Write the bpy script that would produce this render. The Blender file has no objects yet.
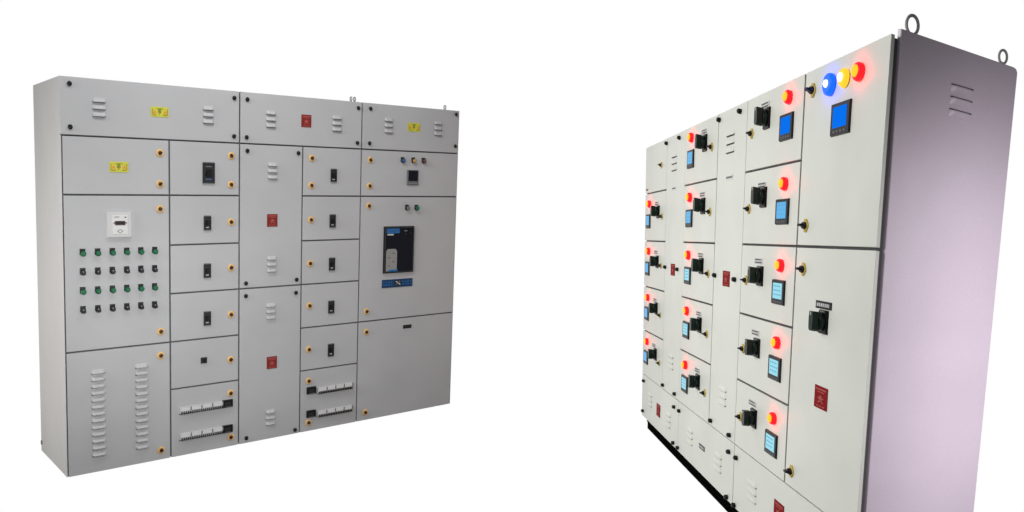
import bpy, bmesh, math, random
from mathutils import Vector, Matrix
random.seed(4)
S = bpy.context.scene
C = S.collection

# ------------------------------------------------------------------ frames
# solved from the photograph's vanishing points, camera frame: x right, y down, z forward (metres)
F, CX, CY = 795.73, 770.46, 342.91
def V(*a): return Vector(a)
LEFT  = dict(O=V(-3.6156,-1.3595,4.0446), W=V(.66511,-.12993,.73535), H=V(-.07488,.99149,.10647), D=V(-.77143,-.12947,.623), h=2.1)
RIGHT = dict(O=V(-.8995,-1.4104,5.7638), W=V(.35814,.12624,-.92509), H=V(-.04645,.98142,.18615), D=V(.90573,.10431,.41082), h=2.0)
g = (LEFT['H'] + RIGHT['H']).normalized()
up = -g
fw = V(0,0,1); fh = (fw - up*fw.dot(up)).normalized()
rt = fh.cross(up).normalized()
RW = Matrix((rt, fh, up))                       # camera frame -> world axes
cam_h = (LEFT['O'] + LEFT['H']*LEFT['h']).dot(g)
CAM = V(0, 0, cam_h)
def to_world(p): return RW @ p + CAM

cam = bpy.data.cameras.new('camera'); co = bpy.data.objects.new('camera', cam); C.objects.link(co)
m = Matrix((RW @ V(1,0,0), RW @ V(0,-1,0), RW @ V(0,0,-1))).transposed().to_4x4()
m.translation = CAM
co.matrix_world = m
cam.sensor_fit = 'HORIZONTAL'; cam.sensor_width = 36; cam.lens = F/1024*36
cam.shift_x = (512-CX)/1024; cam.shift_y = (CY-256)/1024
cam.clip_start = .05; cam.clip_end = 200
S.camera = co

# ------------------------------------------------------------------ materials
def mat(name, col, rough=.5, metal=0., spec=.5, emit=None, es=0., paint=False, coat=0., wear=0.):
    m = bpy.data.materials.new(name); m.use_nodes = True
    nt = m.node_tree; b = nt.nodes['Principled BSDF']
    b.inputs['Base Color'].default_value = (*col, 1); b.inputs['Roughness'].default_value = rough
    b.inputs['Metallic'].default_value = metal; b.inputs['Specular IOR Level'].default_value = spec
    if coat: b.inputs['Coat Weight'].default_value = coat; b.inputs['Coat Roughness'].default_value = .15
    if emit: b.inputs['Emission Color'].default_value = (*emit, 1); b.inputs['Emission Strength'].default_value = es
    tc = nt.nodes.new('ShaderNodeTexCoord')
    n = nt.nodes.new('ShaderNodeTexNoise'); n.inputs['Scale'].default_value = 2.2 if paint else 40.
    n.inputs['Detail'].default_value = 6
    nt.links.new(tc.outputs['Object'], n.inputs['Vector'])
    if paint or wear:
        # faint uneven colour of a powder coat, and its orange-peel
        n2 = nt.nodes.new('ShaderNodeTexNoise'); n2.inputs['Scale'].default_value = 260.; n2.inputs['Detail'].default_value = 2
        nt.links.new(tc.outputs['Object'], n2.inputs['Vector'])
        ad = nt.nodes.new('ShaderNodeMath'); ad.operation = 'ADD'
        nt.links.new(n.outputs['Fac'], ad.inputs[0]); nt.links.new(n2.outputs['Fac'], ad.inputs[1])
        mr = nt.nodes.new('ShaderNodeMapRange'); mr.inputs['From Min'].default_value = .6; mr.inputs['From Max'].default_value = 1.4
        mr.inputs['To Min'].default_value = .91; mr.inputs['To Max'].default_value = 1.09
        nt.links.new(ad.outputs[0], mr.inputs['Value'])
        mx = nt.nodes.new('ShaderNodeVectorMath'); mx.operation = 'SCALE'; mx.inputs[0].default_value = col
        nt.links.new(mr.outputs['Result'], mx.inputs['Scale']); nt.links.new(mx.outputs['Vector'], b.inputs['Base Color'])
        bp = nt.nodes.new('ShaderNodeBump'); bp.inputs['Strength'].default_value = .12; bp.inputs['Distance'].default_value = .001
        nt.links.new(n2.outputs['Fac'], bp.inputs['Height'])
        # slow waviness of folded sheet steel
        n3 = nt.nodes.new('ShaderNodeTexNoise'); n3.inputs['Scale'].default_value = 4.; n3.inputs['Detail'].default_value = 1
        nt.links.new(tc.outputs['Object'], n3.inputs['Vector'])
        b2 = nt.nodes.new('ShaderNodeBump'); b2.inputs['Strength'].default_value = .35; b2.inputs['Distance'].default_value = .02
        nt.links.new(n3.outputs['Fac'], b2.inputs['Height']); nt.links.new(bp.outputs['Normal'], b2.inputs['Normal'])
        nt.links.new(b2.outputs['Normal'], b.inputs['Normal'])
    else:
        mr = nt.nodes.new('ShaderNodeMapRange'); mr.inputs['To Min'].default_value = max(0, rough-.08); mr.inputs['To Max'].default_value = min(1, rough+.08)
        nt.links.new(n.outputs['Fac'], mr.inputs['Value']); nt.links.new(mr.outputs['Result'], b.inputs['Roughness'])
    return m
M = dict(
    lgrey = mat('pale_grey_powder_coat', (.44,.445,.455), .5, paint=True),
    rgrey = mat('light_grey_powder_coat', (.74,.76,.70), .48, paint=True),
    rside = mat('light_lilac_grey_powder_coat', (.68,.605,.695), .36, paint=True),
    gasket = mat('dark_rubber_gasket', (.085,.085,.085), .8, spec=.2),
    gasket_l = mat('grey_rubber_gasket', (.12,.12,.12), .8),
    black = mat('black_plastic', (.007,.007,.008), .42, spec=.22),
    blackg = mat('greenish_black_plastic', (.005,.018,.012), .3, spec=.22),
    dgrey = mat('dark_grey_plastic', (.022,.023,.026), .45, spec=.25),
    mgrey = mat('mid_grey_plastic', (.13,.13,.14), .5, spec=.3),
    white = mat('white_plastic', (.66,.66,.66), .5, spec=.3),
    brass = mat('tan_brass', (.74,.46,.16), .5),
    yellow = mat('yellow_plastic', (.62,.46,.10), .5, spec=.2),
    barrel = mat('brown_lock_barrel', (.10,.04,.025), .4),
    steel = mat('zinc_steel', (.40,.41,.39), .55),
    green = mat('green_plastic', (.002,.12,.045), .45, spec=.25),
    blue = mat('blue_lens', (.012,.08,.25), .3),
    amber = mat('amber_lens', (.45,.24,.07), .3),
    redl = mat('red_lens', (.12,.035,.028), .3),
    redp = mat('red_enamel_plate', (.25,.008,.010), .7, spec=.08),
    redl_p = mat('dull_red_enamel_plate', (.20,.018,.014), .5, spec=.25),
    pink = mat('pale_red_print', (.40,.09,.08), .6, spec=.1),
    yelp = mat('yellow_plate', (.56,.56,.06), .5, spec=.25),
    olive = mat('olive_print', (.22,.22,.02), .5),
    orange = mat('orange_print', (.75,.33,.05), .5),
    navy = mat('navy_plate', (.010,.045,.12), .5, spec=.2),
    sky = mat('blue_sticker', (.02,.15,.40), .5, spec=.2),
    smoke = mat('smoked_window', (.009,.010,.016), .5, spec=.08),
    panel = mat('grey_breaker_front', (.26,.26,.25), .5),
    scrblue = mat('lit_blue_screen', (.001,.004,.01), .7, spec=.0, emit=(.002,.165,.86), es=1.),
    scrcyan = mat('lit_pale_cyan_screen', (.01,.02,.03), .4, spec=.08, emit=(.30,.68,.80), es=1.),
    scrmid = mat('lit_sky_blue_screen', (.01,.02,.03), .4, spec=.08, emit=(.10,.42,.78), es=1.),
    scrdots = mat('screen_characters', (.01,.02,.03), .4, spec=.08, emit=(.12,.40,.62), es=.9),
    lred = mat('lit_red_lamp', (.25,.004,.006), .35, spec=.1, emit=(1.,.0009,.0015), es=17.),
    lyel = mat('glowing_yellow_centre', (.1,.07,.01), .4, spec=.1, emit=(1.,.66,.03), es=.92),
    lblue = mat('lit_blue_lamp', (.004,.02,.2), .35, spec=.1, emit=(.0006,.010,1.), es=16.),
    lwhite = mat('glowing_white_centre', (.8,.8,.8), .3, emit=(1,1,1), es=1.3),
    lamb = mat('lit_amber_lamp', (.2,.12,.01), .35, spec=.1, emit=(1.,.60,.03), es=1.05),
    offw = mat('off_white_module', (.56,.56,.56), .5, spec=.3),
    plinth = mat('black_plinth_paint', (.003,.0035,.003), .8, spec=.0),
)

# ------------------------------------------------------------------ builder: cabinet coordinates x right, y down, d inwards (mm)
class Cab:
    def __init__(s, fr, name, label, cat):
        s.fr = fr
        W, H, D = fr['W'], fr['H'], fr['D']
        x = (RW @ W).normalized(); z = -(RW @ H); z = (z - x*z.dot(x)).normalized(); y = z.cross(x)
        s.R = Matrix((x, y, z)).transposed()
        s.base = to_world(fr['O'] + H*fr['h'])
        s.root = bpy.data.objects.new(name, None); C.objects.link(s.root)
        s.root.empty_display_size = .2
        s.root.location = s.base; s.root.rotation_euler = s.R.to_euler()
        s.root['label'] = label; s.root['category'] = cat
        s.Ri = s.R.transposed()
    def loc(s, x, y, d):
        p = s.fr['O'] + s.fr['W']*(x/1000) + s.fr['H']*(y/1000) + s.fr['D']*(d/1000)
        return s.Ri @ (to_world(p) - s.base)
class MB:
    def __init__(s, cab): s.c = cab; s.bm = bmesh.new(); s.mats = []
    def mi(s, k):
        if k not in s.mats: s.mats.append(k)
        return s.mats.index(k)
    def verts(s, pts): return [s.bm.verts.new(s.c.loc(*p)) for p in pts]
    def face(s, vs, k, smooth=False):
        f = s.bm.faces.new(vs); f.material_index = s.mi(k); f.smooth = smooth; return f
    def box(s, x0, y0, x1, y1, d0, d1, k, inset=0.):
        i = inset                                     # front (d0) face smaller by inset: a chamfered block
        v = s.verts([(x0+i,y0+i,d0),(x1-i,y0+i,d0),(x1-i,y1-i,d0),(x0+i,y1-i,d0),(x0,y0,d1),(x1,y0,d1),(x1,y1,d1),(x0,y1,d1)])
        for q in ((0,1,2,3),(7,6,5,4),(0,4,5,1),(1,5,6,2),(2,6,7,3),(3,7,4,0)): s.face([v[a] for a in q], k)
    def cbox(s, x, y, w, h, d0, d1, k, inset=0.): s.box(x-w/2, y-h/2, x+w/2, y+h/2, d0, d1, k, inset)
    def prism(s, pts, d0, d1, k):
        a = s.verts([(x,y,d0) for x,y in pts]); b = s.verts([(x,y,d1) for x,y in pts]); n = len(pts)
        s.face(a, k); s.face(b[::-1], k)
        for i in range(n): s.face([a[i], b[i], b[(i+1)%n], a[(i+1)%n]], k)
    def lathe(s, x, y, prof, rx, ry, k, seg=20, kcap=None, tilt=(0,0)):
        # prof: [(radius fraction, depth)] from the wall outwards; last ring is closed
        rings = []
        for r, d in prof:
            rings.append(s.verts([(x+rx*r*math.cos(2*math.pi*i/seg)+tilt[0]*d, y+ry*r*math.sin(2*math.pi*i/seg)+tilt[1]*d, d) for i in range(seg)]))
        for a, b in zip(rings, rings[1:]):
            for i in range(seg): s.face([a[i], a[(i+1)%seg], b[(i+1)%seg], b[i]], k, True)
        s.face(rings[0][::-1], k); s.face(rings[-1], kcap or k)
    def hood(s, x, y, w, h, dep, k, kd='gasket'):
        # pressed louvre: a hood swelling outwards from its top edge, open slot along its lower edge
        nx, ny = 12, 5
        g_ = []
        for j in range(ny+1):
            t = j/ny; row = []
            for i in range(nx+1):
                q = -1+2*i/nx; e = (1-abs(q)**5)
                row.append((x + q*w/2*(.86+.14*t), y-h/2+h*t*(1 if e > .4 else .75+.25*e/.4), -.4-dep*math.sin(t*math.pi/2)*min(1, e*1.2)))
            g_.append(s.verts(row))
        for j in range(ny):
            for i in range(nx): s.face([g_[j][i], g_[j][i+1], g_[j+1][i+1], g_[j+1][i]], k, True)
        # lower lip turning back to the sheet, dark strip under it paints slot and hood shadow
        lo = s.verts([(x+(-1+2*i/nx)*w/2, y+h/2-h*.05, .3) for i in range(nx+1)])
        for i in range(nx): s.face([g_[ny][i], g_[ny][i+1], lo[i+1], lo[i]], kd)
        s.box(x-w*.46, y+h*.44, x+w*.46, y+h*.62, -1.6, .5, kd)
    def ring(s, c0, ax, bx, R, r, k, seg=28, sm=10, span=2*math.pi, start=0.):
        # torus in cabinet axes ax, bx (unit vectors in x,y,d)
        n = Vector(ax).cross(Vector(bx)); rings = []
        full = span > 6.28; cnt = seg if full else seg+1
        for i in range(cnt):
            a = start+span*i/seg; rad = Vector(ax)*math.cos(a)+Vector(bx)*math.sin(a)
            p = Vector(c0)+rad*R if not hasattr(R, '__len__') else Vector(c0)+Vector(ax)*math.cos(a)*R[0]+Vector(bx)*math.sin(a)*R[1]
            rings.append(s.verts([tuple(p+rad*r*math.cos(2*math.pi*j/sm)+n*r*math.sin(2*math.pi*j/sm)) for j in range(sm)]))
        for i in range(seg if full else seg):
            a, b = rings[i], rings[(i+1) % len(rings)]
            for j in range(sm): s.face([a[j], b[j], b[(j+1)%sm], a[(j+1)%sm]], k, True)
        if not full: s.face(rings[0][::-1], k); s.face(rings[-1], k)
    def done(s, name, parent, label=None, bevel=0.):
        bmesh.ops.recalc_face_normals(s.bm, faces=s.bm.faces)
        me = bpy.data.meshes.new(name); s.bm.to_mesh(me); s.bm.free()
        for k in s.mats: me.materials.append(M[k])
        o = bpy.data.objects.new(name, me); C.objects.link(o); o.parent = parent
        if bevel:
            b = o.modifiers.new('bevel', 'BEVEL'); b.width = bevel; b.segments = 2; b.limit_method = 'ANGLE'
        if label: o['label'] = label
        return o

# ------------------------------------------------------------------ shared kinds of part
def panel(c, name, x0, y0, x1, y1, th, k, gap, gapx=None, label=None):
    gx = gap if gapx is None else gapx
    gl, gr = gx if isinstance(gx, tuple) else (gx, gx)
    gt, gb = gap if isinstance(gap, tuple) else (gap, gap)
    b = MB(c); b.box(x0+gl/2, y0+gt/2, x1-gr/2, y1-gb/2, 0, th, k)
    return b.done(name, c.root, label, bevel=.0016)
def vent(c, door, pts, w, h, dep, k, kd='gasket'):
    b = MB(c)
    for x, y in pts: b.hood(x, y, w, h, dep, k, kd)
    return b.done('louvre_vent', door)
def danger_plate(c, door, x, y, w, h, k='redp', strong=True):
    b = MB(c); b.cbox(x, y, w, h, -2.5, 0, k, .6)
    q = 'pink'
    b.cbox(x, y-h*.36, w*.8, h*.07, -3.2, -2.4, q)                    # heading line
    b.cbox(x, y-h*.24, w*.55, h*.04, -3.2, -2.4, q)
    for sx, sy, n in ((-1,1,5),(1,1,5)):                              # crossed bones
        b.prism([(x-sx*w*.24, y+h*.02),(x-sx*w*.18, y-h*.02),(x+sx*w*.24, y+h*.22),(x+sx*w*.18, y+h*.26)], -3.2, -2.4, q)
    b.lathe(x, y+h*.0, [(1,-2.4),(1,-3.4),(.8,-3.9)], w*.11, h*.10, q, 10)
    for i in (-1,0,1): b.cbox(x+i*w*.22, y+h*.38, w*.16, h*.06, -3.2, -2.4, q)
    return b.done('danger_plate', door, 'small red danger plate with pale print')
def yellow_plate(c, door, x, y, w, h):
    b = MB(c); b.cbox(x, y, w, h, -2.5, 0, 'yelp', .6)
    for s_ in (-1, 1):
        cx = x+s_*w*.29
        b.prism([(cx, y-h*.26),(cx+w*.12, y+h*.2),(cx-w*.12, y+h*.2)], -3.2, -2.4, 'orange')
        b.cbox(cx, y+h*.05, w*.03, h*.16, -3.8, -3.1, 'olive')
        b.cbox(cx, y+h*.32, w*.22, h*.08, -3.2, -2.4, 'olive')
    for q in (-1, 1): b.cbox(x+q*w*.13, y-h*.3, w*.12, h*.08, -3.2, -2.4, 'olive'); b.cbox(x+q*w*.42, y, w*.04, h*.6, -3.2, -2.4, 'olive')
    b.prism([(x-w*.06,y-h*.36),(x+w*.10,y-h*.36),(x+w*.04,y-h*.06),(x+w*.12,y-h*.06),(x-w*.07,y+h*.38),(x-w*.02,y+h*.08),(x-w*.13,y+h*.08)], -3.2, -2.4, 'olive')
    return b.done('warning_plate', door, 'small yellow warning plate with a flash and triangles')
def name_plate(c, par, x, y, w, h, k='dgrey', kt='mgrey', n=5, rows=1, lab=None):
    b = MB(c); b.cbox(x, y, w, h, -2.5, 0, k, .4)
    for r in range(rows):
        yy = y + (r-(rows-1)/2)*h/rows; xx = x-w*.42
        while xx < x+w*.36:
            ww = w*random.uniform(.05, .11); b.box(xx, yy-h*.22/rows, min(xx+ww, x+w*.43), yy+h*.22/rows, -3.2, -2.4, kt); xx += ww+w*.035
    return b.done('name_plate', par, lab)

# ================================================================== LEFT CABINET
c = Cab(LEFT, 'switchboard', 'wide unlit grey switchboard with rows of green and black buttons and tall louvre stacks', 'switchboard')
WL, HL, DL = 2137, 2100, 686
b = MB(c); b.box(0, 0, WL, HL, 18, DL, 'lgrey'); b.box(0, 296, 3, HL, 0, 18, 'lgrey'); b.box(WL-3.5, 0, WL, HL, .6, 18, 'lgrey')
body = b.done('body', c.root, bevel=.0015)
b = MB(c); b.box(4, 2, WL-4, HL-3, 15, 18.5, 'gasket_l'); b.done('gasket', c.root)
# side seam bolt low on the rear of the side wall
b = MB(c); b.box(-3, 2037, 0.3, 2060, 655, 682, 'mgrey'); b.done('side_bolt', c.root)

TH = 16
X = [0, 457, 795, 1133, 1480, 2137]
Y = [0, 296, 599, 877, 1151, 1427, 1702, 2100]
doors = []
def ldoor(x0, y0, x1, y1, cover=False):
    gl = 0 if (x0 == 0 and cover) else (14 if x0 == 0 else 7)
    gr = 8 if x1 == WL else 7
    gt = 0 if y0 == 0 else 9; gb = 0 if y1 == HL else 9
    o = panel(c, 'cover_panel' if cover else 'door', x0, y0, x1, y1, TH, 'lgrey', (gt, gb), (gl, gr))
    doors.append((x0, y0, x1, y1, o)); return o
def at(x, y):
    for x0, y0, x1, y1, o in doors:
        if x0 <= x <= x1 and y0 <= y <= y1: return o
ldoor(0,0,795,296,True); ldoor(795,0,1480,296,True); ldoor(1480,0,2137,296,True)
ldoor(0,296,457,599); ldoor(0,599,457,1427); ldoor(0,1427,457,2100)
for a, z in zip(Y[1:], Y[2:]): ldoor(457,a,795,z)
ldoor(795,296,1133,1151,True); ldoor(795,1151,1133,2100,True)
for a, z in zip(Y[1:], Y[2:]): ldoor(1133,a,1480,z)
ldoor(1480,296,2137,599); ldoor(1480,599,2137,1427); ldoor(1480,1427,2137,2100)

for x, y in [(39,36),(39,254),(767,40),(766,258),(833,42),(830,260),(1454,38),(1452,259),(1530,36),(1528,257),(2112,26),(2113,246),
             (834,338),(1107,339),(830,1120),(1105,1117),(830,1196),(1102,1199),(836,2069),(1106,2075)]:
    b = MB(c); b.lathe(x, y, [(1.0,0),(1.05,-4),(.95,-9),(.65,-13),(.25,-15)], 9.5, 12.5, 'black', 18); b.done('knob_screw', at(x, y))
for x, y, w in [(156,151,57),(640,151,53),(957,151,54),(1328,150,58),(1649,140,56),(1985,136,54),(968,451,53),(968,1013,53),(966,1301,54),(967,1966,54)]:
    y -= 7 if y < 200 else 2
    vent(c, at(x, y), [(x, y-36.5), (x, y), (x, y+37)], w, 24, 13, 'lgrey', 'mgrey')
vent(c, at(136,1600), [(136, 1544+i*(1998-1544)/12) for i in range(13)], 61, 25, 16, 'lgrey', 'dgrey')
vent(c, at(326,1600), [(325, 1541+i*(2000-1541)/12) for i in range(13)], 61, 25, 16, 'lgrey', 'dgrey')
for x, y, w, h in [(415,148,80,54),(235,451,80,55),(1817,135,84,58)]: yellow_plate(c, at(x, y), x, y, w, h)
for x, y in [(1150,142),(968,747),(972,1621)]: danger_plate(c, at(x, y), x, y, 56, 76, 'redl_p')
for x, y in [(414,369),(414,538),(413,675),(413,1360),(412,1497),(411,2045),(752,370),(752,536),(752,753),(753,1021),(753,1299),(752,1570),(752,1774),(753,2044),
             (1184,366),(1183,534),(1183,747),(1181,1020),(1181,1288),(1181,1568),(1182,1772),(1184,2044),(1535,364),(1534,532),(1532,662),(1531,1360),(1532,1498),(1536,2046)]:
    b = MB(c)
    b.lathe(x, y, [(1,0),(1,-3),(.9,-5),(.55,-5.5)], 17.5, 21.5, 'brass', 20)
    a = random.uniform(-.5, .9)
    b.lathe(x, y, [(1,-5),(1,-11),(.8,-12.5)], 9, 12, 'barrel', 14)
    b.prism([(x+math.cos(a+q)*r_, y+1.25*math.sin(a+q)*r_) for q, r_ in ((0.25,9),(math.pi-.25,9),(math.pi+.25,9),(-.25,9))], -15, -12, 'black')
    b.done('lock', at(x, y))

# analogue meter: square frame, white dial, black scale window
mt = MB(c); mt.cbox(232, 757, 109, 142, -16, 0, 'offw', 4); mo = mt.done('panel_meter', c.root, 'white square panel meter', bevel=.001)
b = MB(c); b.cbox(234, 757, 66, 104, -17.5, -15, 'white', 1)
b.prism([(234,780),(248,792),(234,804),(220,792)], -18.3, -17.3, 'panel'); b.prism([(234,785),(242,792),(234,799),(226,792)], -18.8, -18.2, 'white')
b.cbox(220, 716, 20, 4, -18.2, -17.3, 'mgrey'); b.cbox(257, 718, 8, 7, -18.2, -17.3, 'mgrey'); b.done('dial', mo)
b = MB(c)
b.prism([(203,748),(212,743),(212,737),(256,737),(256,743),(266,748),(256,753),(256,760),(212,760),(212,753)], -19, -17.3, 'barrel')
b.prism([(214,740),(254,740),(254,757),(214,757)], -20, -19, 'black'); b.done('scale_window', mo)

# four rows of push buttons and selector knobs
for r in range(4):
    for i in range(6):
        x = 80.5+i*61.6-(r*.8); y = 905+r*101+i*.5
        b = MB(c); b.cbox(x-1, y-14, 23, 21, -7, 0, 'black', 1)                     # legend plate
        b.lathe(x-1, y, [(1.1,0),(1.1,-9),(.9,-12)], 11, 14, 'black', 16)
        o = b.done('push_button' if r in (0,2) else 'selector_switch', c.root, 'green push button' if r in (0,2) else 'black selector switch')
        b = MB(c)
        if r in (0,2): b.lathe(x, y+2, [(.95,-11),(1,-18),(.92,-24),(.6,-26)], 11.5, 15, 'green', 18); b.done('button_cap', o)
        else:
            b.lathe(x, y+2, [(1,-11),(1,-17),(.85,-19)], 10.5, 13.5, 'black', 16)
            b.prism([(x-8,y-7),(x-3,y-9),(x+9,y+10),(x+4,y+13)], -27, -18, 'black'); b.prism([(x-7,y-8),(x-3,y-9),(x+1,y-3),(x-3,y-2)], -28, -27, 'panel')
            b.done('knob', o)

# moulded breaker handles showing through the doors
def breaker(x, y, w, h, big=False):
    b = MB(c)
    b.box(x-w/2, y-h/2, x+w/2, y-h/2+5, -7, 0, 'mgrey'); b.box(x-w/2, y+h/2-5, x+w/2, y+h/2, -7, 0, 'mgrey')
    b.box(x-w/2, y-h/2+5, x-w/2+3, y+h/2-5, -7, 0, 'dgrey'); b.box(x+w/2-3, y-h/2+5, x+w/2, y+h/2-5, -7, 0, 'dgrey')
    b.box(x-w/2+3, y-h/2+5, x+w/2-3, y+h/2-5, -2, 0, 'dgrey')
    if big:
        for q in (-.3,-.12,.3): b.cbox(x, y+q*h, w*.5, h*.05, -4, -1.5, 'mgrey')
    o = b.done('circuit_breaker', c.root)
    b = MB(c); b.cbox(x, y, w*.46, h*.34, -16, -1, 'black', 2.5); b.cbox(x, y+h*.28, w*.4, h*.06, -4, -1.5, 'offw' if not big else 'sky', 0); b.done('toggle', o)
breaker(641, 472, 58, 122, True)
for x, y in [(635,757),(634,1032),(634,1310),(1312,470),(1310,757),(1310,1032),(1310,1309),(1312,1590)]: breaker(x, y, 35, 86)
b = MB(c); b.cbox(618, 1555, 32, 36, -9, 0, 'dgrey', 3); o = b.done('rotary_switch', c.root); b = MB(c); b.cbox(618, 1555, 10, 30, -20, -8, 'black', 2); b.done('knob', o)

# rows of miniature breakers with a dark isolator at one end
for x, y, w, bx in [(603,1837,212,736),(603,1992,212,736),(1339,1848,212,1198),(1340,2001,212,1198)]:
    b = MB(c); b.box(x-w/2, y-22, x+w/2, y+4, -20, 0, 'offw', 2); b.box(x-w/2, y+4, x+w/2, y+13, -15, 0, 'offw'); b.box(x-w/2, y+13, x+w/2, y+18, -8, 0, 'dgrey')
    for i in range(4):
        b.box(x-w/2+i*w/4+3, y-16, x-w/2+(i+1)*w/4-6, y-4, -22, -19.5, 'white')
        b.box(x-w/2+(i+1)*w/4-2.2, y-25, x-w/2+(i+1)*w/4+1.2, y-2, -23, -19.5, 'mgrey')
    o = b.done('breaker_row', c.root, 'white row of miniature breakers')
    for i in range(4):
        b = MB(c)
        for j in range(5):
            xx = x-w/2+6+(i*5+j)*w/20.3; b.box(xx, y+0, xx+5.4, y+17, -23, -8, 'black', .8)
        b.done('toggle', o)
    if x > 1300: y -= 10
    b = MB(c); b.cbox(bx, y-3, 54, 47, -14, 0, 'black', 2); b.cbox(bx-3, y-3, 30, 18, -17, -13, 'dgrey', 1); b.cbox(bx, y+13, 34, 3, -14.8, -13.8, 'mgrey'); b.done('isolator', c.root, bevel=.001)

# fifth column: indicator lamps, meter, air breaker window, name strip
for x, y, k, lab in [(1747,359,'blue','unlit blue indicator'),(1819,358,'amber','unlit amber indicator'),(1890,358,'redl','unlit dark red indicator'),(1784,676,'mgrey','grey push button'),(1849,677,'green','small green push button')]:
    b = MB(c); b.cbox(x-2, y-14, 22, 16, -6, 0, 'black', 1); b.lathe(x-1, y, [(1.1,0),(1.1,-10),(.9,-13)], 12, 16, 'dgrey', 16); o = b.done('indicator_lamp' if y < 500 else 'push_button', c.root, lab)
    b = MB(c); b.lathe(x+1, y+2, [(.9,-12),(.95,-19),(.7,-24),(.3,-26)], 11, 15, k, 16); b.done('lens' if y < 500 else 'button_cap', o)
b = MB(c); b.cbox(1816, 471, 78, 102, -10, 0, 'mgrey', 3)
for i in range(5): b.cbox(1790+i*13, 512, 8, 7, -12, -9.5, 'panel', 1)
o = b.done('panel_meter', c.root, 'small dark screened panel meter', bevel=.001)
b = MB(c); b.cbox(1816, 460, 64, 70, -11.5, -9.5, 'smoke', 1); b.done('screen', o)
b = MB(c); b.cbox(1734, 957, 205, 317, -8, 0, 'black', 3)
for x0, y0, x1, y1 in ((1636,803,1832,812),(1636,1102,1832,1111),(1636,812,1644,1102),(1824,812,1832,1102)): b.box(x0, y0, x1, y1, -15, -7.5, 'dgrey', 1)
o = b.done('air_circuit_breaker', c.root, 'black framed breaker window with a blue sticker')
b = MB(c); b.box(1644, 812, 1824, 1102, -10, -8.2, 'smoke'); b.cbox(1775,830,20,9,-11.5,-9.8,'mgrey'); b.cbox(1775,852,8,12,-11.5,-9.8,'dgrey'); b.cbox(1812,845,5,20,-11.5,-9.8,'dgrey'); b.done('window', o)
b = MB(c); b.cbox(1690, 829, 86, 32, -12, -9.8, 'sky')
for i, (ww) in enumerate((10,9,12,8,10,11)): b.cbox(1658+i*13, 829-(i%2), ww, 13, -12.8, -11.8, 'blue')
b.cbox(1673, 854, 40, 9, -11.8, -9.8, 'offw'); b.done('sticker', o)
b = MB(c); b.prism([(1646,1100),(1646,965),(1656,950),(1706,950),(1718,965),(1718,1100)], -14, -9.8, 'panel')
for k_ in range(4):
    for q in range(2): b.cbox(1665+q*30, 980+k_*28, 14, 8, -15.5, -13.8, 'mgrey' if (k_+q) % 2 else 'panel', 1)
b.cbox(1694, 1095, 58, 12, -15.5, -13.8, 'sky'); b.done('breaker_front', o)
b = MB(c); b.cbox(1731, 1185, 207, 56, -4, 0, 'navy', 1.5)
b.cbox(1733, 1183, 44, 38, -6, -3.8, 'dgrey', 1); b.prism([(1716,1172),(1722,1170),(1750,1192),(1746,1197)], -7, -6, 'offw'); b.prism([(1716,1194),(1744,1169),(1750,1173),(1722,1198)], -7, -6, 'mgrey')
for q in (-1, 1):
    for j in (0, 1):
        for i in range(4): b.cbox(1731+q*66-27+i*17+random.uniform(-2,2), 1176+j*17, random.uniform(7,13), 7, -5, -3.8, 'sky')
b.done('name_strip', c.root, 'navy blue name strip with lighter blue lettering')
name_plate(c, at(1807,1493), 1807, 1493, 58, 25, 'black', 'dgrey')

# lifting eyes standing on the roof near the front
for x in (1430, 1452, 2056):
    b = MB(c); b.box(x-8, -4, x+8, 0, 42, 58, 'steel');
    b.ring((x, -20, 50), (0,0,1), (0,1,0), 13, 4, 'steel', 20, 8); b.done('lifting_eye', c.root)

# ================================================================== RIGHT CABINET
doors = []
c = Cab(RIGHT, 'motor_control_cabinet', 'light control cabinet with glowing red lamps, blue screens and a lilac end wall', 'control cabinet')
WR, HR, DR = 3560, 2000, 504
TH = 14
b = MB(c); b.box(0, 6, WR-16, HR, 28, DR-2, 'rgrey'); b.done('body', c.root)
b = MB(c); b.box(5, 8, WR-6, HR-4, 13, 27.5, 'gasket'); b.done('gasket', c.root)
# end panel: a separate sheet standing a little proud of the roof, with a folded front flange
b = MB(c)
pts = [(36,-24),(DR-18,-15),(DR-6,-11),(DR,0),(DR,HR+60),(36,HR+60)]
a1 = b.verts([(WR, y, d) for d, y in pts]); a2 = b.verts([(WR-14, y, d-7 if d < 50 else d) for d, y in pts])
b.face(a1, 'rside'); b.face(a2[::-1], 'rside')
for i in range(len(pts)): b.face([a1[i], a2[i], a2[(i+1)%len(pts)], a1[(i+1)%len(pts)]], 'rside')
side = b.done('end_panel', c.root, 'lilac grey end panel', bevel=.003)
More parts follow.
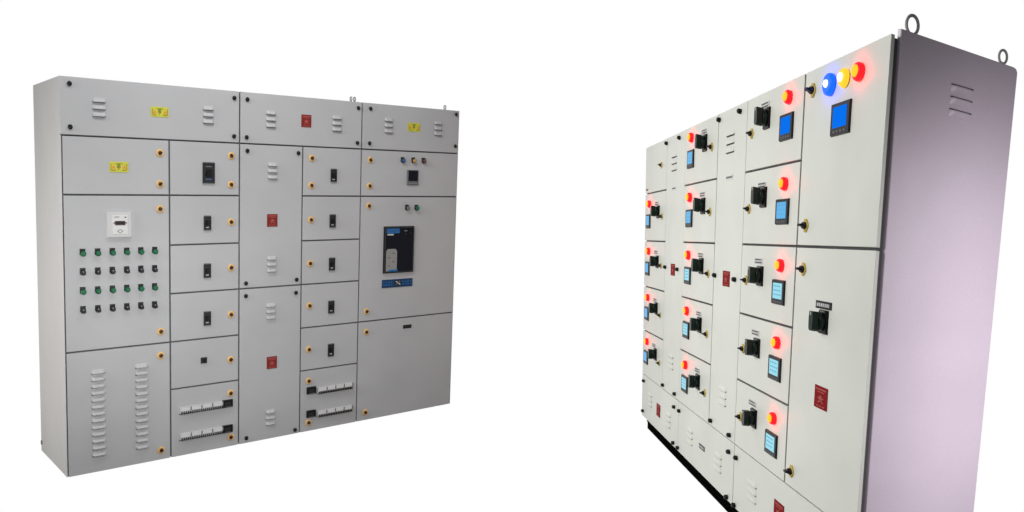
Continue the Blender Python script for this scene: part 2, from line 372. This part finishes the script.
# pressed slots on the end panel
b = MB(c)
for y in (101, 139, 178):
    nx, ny = 10, 4; d0, w_, h_ = 283, 88, 22; gr = []
    for j in range(ny+1):
        t = j/ny
        gr.append(b.verts([(WR+.4+7*math.sin((1-t)*math.pi/2)*min(1, 1.2*(1-abs(-1+2*i/nx)**5)), y-3+h_*t, d0+(-1+2*i/nx)*w_/2) for i in range(nx+1)]))
    for j in range(ny):
        for i in range(nx): b.face([gr[j][i], gr[j][i+1], gr[j+1][i+1], gr[j+1][i]], 'rside', True)
    lo = b.verts([(WR-.2, y-4, d0+(-1+2*i/nx)*w_/2) for i in range(nx+1)])
    for i in range(nx): b.face([gr[0][i], gr[0][i+1], lo[i+1], lo[i]], 'gasket')
    v = b.verts([(WR+x_, yy, dd) for x_ in (-.5, 7.6) for yy, dd in ((y-5.6,d0-w_*.48),(y-5.6,d0+w_*.48),(y-2.8,d0+w_*.48),(y-2.8,d0-w_*.48))])
    for q in ((0,1,2,3),(7,6,5,4),(0,4,5,1),(1,5,6,2),(2,6,7,3),(3,7,4,0)): b.face([v[i] for i in q], 'gasket')
b.done('louvre_vent', side)
# lifting eyes
for d, y, r in ((80, -47, 24), (444, -39, 18)):
    b = MB(c); b.ring((WR-10, y, d), (0,0,1), (0,1,0), (r*.92, r*1.18), 5.2 if d < 200 else 4.4, 'steel', 32, 10)
    b.box(WR-17, y+r*1.0, WR-3, -10, d-7, d+7, 'steel'); b.done('lifting_eye', c.root)
b = MB(c); b.box(190, HR+1, WR-20, HR+64, 4, 480, 'plinth'); b.box(190, HR+3, WR-20, HR+9, -3, 4, 'plinth'); b.done('plinth', c.root)

RX = dict(a=646, b=1105, c=1766, d=2219, e=2893)
RY = [0, 328, 667, 1002, 1334, 1672]
def rdoor(x0, y0, x1, y1, gy=(8,8), gx=(6,6), cover=False):
    gy = (0 if y0 == 0 else gy[0], 0 if y1 == HR else gy[1]); gx = (0 if x0 == 0 else gx[0], 0 if x1 == WR else gx[1])
    o = panel(c, 'cover_panel' if cover else 'door', x0, y0, x1, y1, TH, 'rgrey', gy, gx)
    doors.append((x0, y0, x1, y1, o)); return o
for i in range(5):
    g0 = 10 if i else 0; g1 = 10 if i < 4 else 4
    rdoor(0, RY[i], 646, RY[i+1], (g0, g1), (0, 6)); rdoor(1105, RY[i], 1766, RY[i+1], (g0, g1), (2, 10)); rdoor(2219, RY[i], 2893, RY[i+1], (g0, g1), (5, 14))
rdoor(646, 0, 1105, 1672, (0,4), (4,2), True); rdoor(1766, 0, 2219, 1672, (0,4), (8,5), True)
rdoor(2893, 0, WR, 667, (0,11), (14,0)); rdoor(2893, 667, WR, 1672, (11,5), (12,0))
rdoor(0, 1672, 1103, HR, (4,0), (0,5), True); rdoor(1103, 1672, 2224, HR, (4,0), (5,7), True); rdoor(2224, 1672, WR, HR, (5,0), (7,0), True)

for x, y in [(642,33),(972,34),(1788,33),(2120,36),(676,837),(1000,839),(1800,838),(2134,843),(672,1640),(998,1640),(1803,1638),(2133,1641),
             (60,1718),(46,1955),(992,1728),(992,1971),(1123,1727),(1110,1974),(2135,1730),(2128,1978),(2255,1730),(2251,1982)]:
    if y > 1600: x += 12; y += 3
    b = MB(c); b.lathe(x, y, [(1,0),(1.05,-5),(1,-14),(.75,-18),(.3,-20)], 17, 12, 'black', 18)
    b.done('knob_screw', at(x, y))
for x, y, n in [(843,167,3),(1977,162,3),(873,1446,3),(1998,1461,3),(276,1822,3),(838,1851,3),(1383,1831,3),(1958,1838,3),(2502,1832,3)]:
    sp = 41 if y < 500 else 38
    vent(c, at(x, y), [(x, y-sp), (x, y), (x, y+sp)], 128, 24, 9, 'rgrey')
for x, y, w, h in [(872,846,105,76),(1990,846,114,80),(3210,1237,116,88),(553,1850,108,90),(2851,1822,115,90)]: danger_plate(c, at(x, y), x, y, w, h)
for x, y, w, h in [(849,331,100,20),(1983,336,112,24),(1650,1838,110,28)]: name_plate(c, at(x, y), x, y, w, h, 'rgrey' if y < 500 else 'dgrey', 'mgrey' if y < 500 else 'offw')

def lever_lock(x, y, s=1., tail=(-1, 0)):
    b = MB(c)
    b.lathe(x, y, [(1,0),(1,-4),(.85,-7)], 23*s, 18*s, 'yellow', 22)
    b.prism([(x-15*s,y-17*s),(x+15*s,y-17*s),(x+4*s,y-25*s),(x-6*s,y-25*s)], -6, 0, 'yellow'); b.prism([(x-14*s,y+17*s),(x+14*s,y+17*s),(x+4*s,y+23*s),(x-6*s,y+23*s)], -6, 0, 'yellow')
    o = b.done('lock', at(x, y))
    b = MB(c); b.lathe(x, y, [(1.,-6),(.97,-12),(.85,-16)], 20*s, 13.5*s, 'black', 16)
    b.box(x-13*s, y-5.5*s, x+12*s, y+5.5*s, -31*s, -15, 'black', 2); b.done('knob', o)
for x, y in [(497,160),(545,502),(545,833),(550,1174),(553,1510)]: lever_lock(x, y, .85)
for x, y in [(1660,157),(1664,500),(1668,836),(1676,1173),(1670,1512)]: lever_lock(x, y, .95)
for x, y in [(2296,160),(2299,503),(2299,838),(2299,1171),(2298,1513)]: lever_lock(x, y, .95)
for x, y in [(2978,78),(2978,587),(2979,758),(2966,1602)]: lever_lock(x, y, 1.1)

def lamp(x, y, side_k, cap_k, lab, s=1., q=1.):
    b = MB(c); b.lathe(x, y, [(1,0),(1,-3),(.9,-5)], 27*s, 25*s, 'mgrey', 24); o = b.done('indicator_lamp', c.root, lab)
    b = MB(c); b.lathe(x, y, [(1.,-4),(1.,-11),(.95,-17),(.80,-22)], 30*s, 28*s, side_k, 24); b.done('lens', o)
    b = MB(c); b.lathe(x, y, [(.72*q,-21.5),(.70*q,-26),(.55*q,-30),(.22*q,-32)], 28*s, 25*s, cap_k, 20); b.done('lamp_centre', o)
def meter(x, y, w, h, kscr, n=3, name='panel_meter'):
    b = MB(c); b.cbox(x, y, w, h, -9, 0, 'dgrey', 3)
    for i in range(4): b.cbox(x-w*.27+i*w*.18, y+h*.39, w*.11, h*.07, -10.5, -8.8, 'mgrey', 1)
    o = b.done(name, c.root, None, bevel=.001)
    b = MB(c); b.box(x-w*.36, y-h*.36, x+w*.36, y+h*.27, -10, -8.5, kscr)
    if kscr != 'scrblue':
        for r in range(3):
            xx = x-w*.28
            while xx < x+w*.22:
                ww = w*random.uniform(.06, .12); b.box(xx, y-h*.26+r*h*.17, xx+ww, y-h*.26+r*h*.17+h*.05, -10.6, -9.8, 'scrdots'); xx += ww+w*.05
    b.done('screen', o)
def rotary(x, y, lx, ly, s=1., big=False):
    b = MB(c); b.cbox(x, y, 76*s, 92*s, -9, 0, 'black', 3)
    b.cbox(x, y-40*s, 40*s, 7*s, -11, -8.5, 'mgrey')
    o = b.done('rotary_switch', c.root)
    b = MB(c)
    b.lathe(x, y, [(1,-8),(1,-26),(.92,-30)], 31*s, 35*s, 'blackg', 24)
    b.prism([(x-16*s,y-36*s),(x+16*s,y-36*s),(x+19*s,y-10*s),(x+18*s,y+30*s),(x+8*s,y+38*s),(x-10*s,y+38*s),(x-18*s,y+28*s),(x-19*s,y-10*s)], -58*s, -26, 'blackg')
    b.cbox(x, y-27*s, 7*s, 12*s, -59.5*s, -57*s, 'offw')
    b.done('knob', o, bevel=.003)
    if big: name_plate(c, c.root, lx, ly, 140, 30, 'black', 'offw')
    else: name_plate(c, c.root, lx, ly, 98, 26, 'offw', 'dgrey', rows=2)
# first column (row of the top compartment is blank)
name_plate(c, at(50, 300), 60, 300, 60, 14, 'panel', 'mgrey')
for i, (y, yl, ym) in enumerate([(467,407,527),(809,742,868),(1137,1079,1200),(1465,1406,1530)]):
    lamp(170, yl, 'lred', 'lyel', 'glowing red indicator lamp', .95); rotary(430, y, 375, yl+2, .95); meter(124, ym, 126, 102, 'scrmid')
for y, yl, ym, k in [(122,62,184,'scrmid'),(463,403,526,'scrmid'),(798,741,866,'scrcyan'),(1136,1077,1198,'scrcyan'),(1471,1410,1536,'scrcyan')]:
    lamp(1259, yl+3, 'lred', 'lyel', 'glowing red indicator lamp'); rotary(1530, y, 1502, yl-4); meter(1243, ym, 136, 106, k)
for y, yl, ym, k in [(116,62,181,'scrblue'),(456,408,526,'scrmid'),(808,747,866,'scrcyan'),(1141,1079,1200,'scrcyan'),(1478,1417,1542,'scrcyan')]:
    lamp(2744, yl+5, 'lred', 'lyel', 'glowing red indicator lamp'); rotary(2490, y, 2458, yl-6); meter(2727, ym, 142, 108, k)
lamp(3138, 84, 'lblue', 'lwhite', 'glowing blue indicator lamp with white centre', 1.42, .54)
lamp(3256, 82, 'lamb', 'lwhite', 'glowing amber indicator lamp with white centre', 1.15, .72)
lamp(3366, 81, 'lred', 'lyel', 'glowing red indicator lamp with yellow centre', 1.1)
meter(3240, 214, 152, 114, 'scrblue')
rotary(3196, 947, 3186, 884, 1.0, True)

# ================================================================== LIGHT: a white studio backdrop behind, a dim studio in front
w = bpy.data.worlds.new('World'); S.world = w; w.use_nodes = True
nt = w.node_tree; bg = nt.nodes['Background']
tc = nt.nodes.new('ShaderNodeTexCoord'); sp = nt.nodes.new('ShaderNodeSeparateXYZ'); nt.links.new(tc.outputs['Generated'], sp.inputs[0])
mr = nt.nodes.new('ShaderNodeMapRange'); mr.inputs['From Min'].default_value = .15; mr.inputs['From Max'].default_value = .42
mr.inputs['To Min'].default_value = .08; mr.inputs['To Max'].default_value = 1.0
nt.links.new(sp.outputs['Y'], mr.inputs['Value']); nt.links.new(mr.outputs['Result'], bg.inputs['Strength'])
bg.inputs['Color'].default_value = (1,1,1,1)

def area(name, pos, target, size, power, col=(1,1,1), spread=180):  # softbox added out of view to light the cabinets
    l = bpy.data.lights.new(name, 'AREA'); l.energy = power; l.size = size; l.color = col; l.shape = 'DISK'; l.spread = math.radians(spread)
    o = bpy.data.objects.new(name, l); C.objects.link(o)
    o.location = pos; o.rotation_euler = (Vector(target)-Vector(pos)).to_track_quat('-Z', 'Y').to_euler(); return o
def wp(fr, x, y, d): return to_world(fr['O'] + fr['W']*(x/1000) + fr['H']*(y/1000) + fr['D']*(d/1000))
area('key_lamp', wp(LEFT, 100, 1150, -1900), wp(LEFT, 350, 1300, 0), 1.0, 10.4, (1,1,1), 125)
t_ = area('overhead_fill', wp(LEFT, 500, -1000, -1000), wp(LEFT, 700, 700, 0), .6, 23, (1,1,1))  # added softbox overhead, brightens louvre tops and throws soft shade downwards
t_.data.shape = 'RECTANGLE'; t_.data.size = 2.0; t_.data.size_y = .5
area('side_fill', wp(LEFT, -2300, 900, 300), wp(LEFT, 0, 1150, 300), 1.2, 25, (1,.945,.865), 120)  # added softbox, brightens the left cabinet's side wall
area('front_fill', wp(RIGHT, 3100, -100, -5300), wp(RIGHT, 2300, 1050, 0), 2.0, 50, (1,1,.98), 88)  # added softbox, lights the right cabinet's doors evenly
e_ = area('end_fill', wp(RIGHT, 4550, 1050, 420), wp(RIGHT, 3560, 1150, 420), .5, 5.1, (1,.935,.975), 92)  # added softbox in place of floor bounce, shapes the end panel's gradient
e_.data.shape = 'RECTANGLE'; e_.data.size = .5; e_.data.size_y = 1.6

S.render.engine = 'CYCLES'
S.view_settings.view_transform = 'Standard'; S.view_settings.look = 'None'; S.view_settings.exposure = 0; S.view_settings.gamma = 1
S.render.resolution_x = 1024; S.render.resolution_y = 512
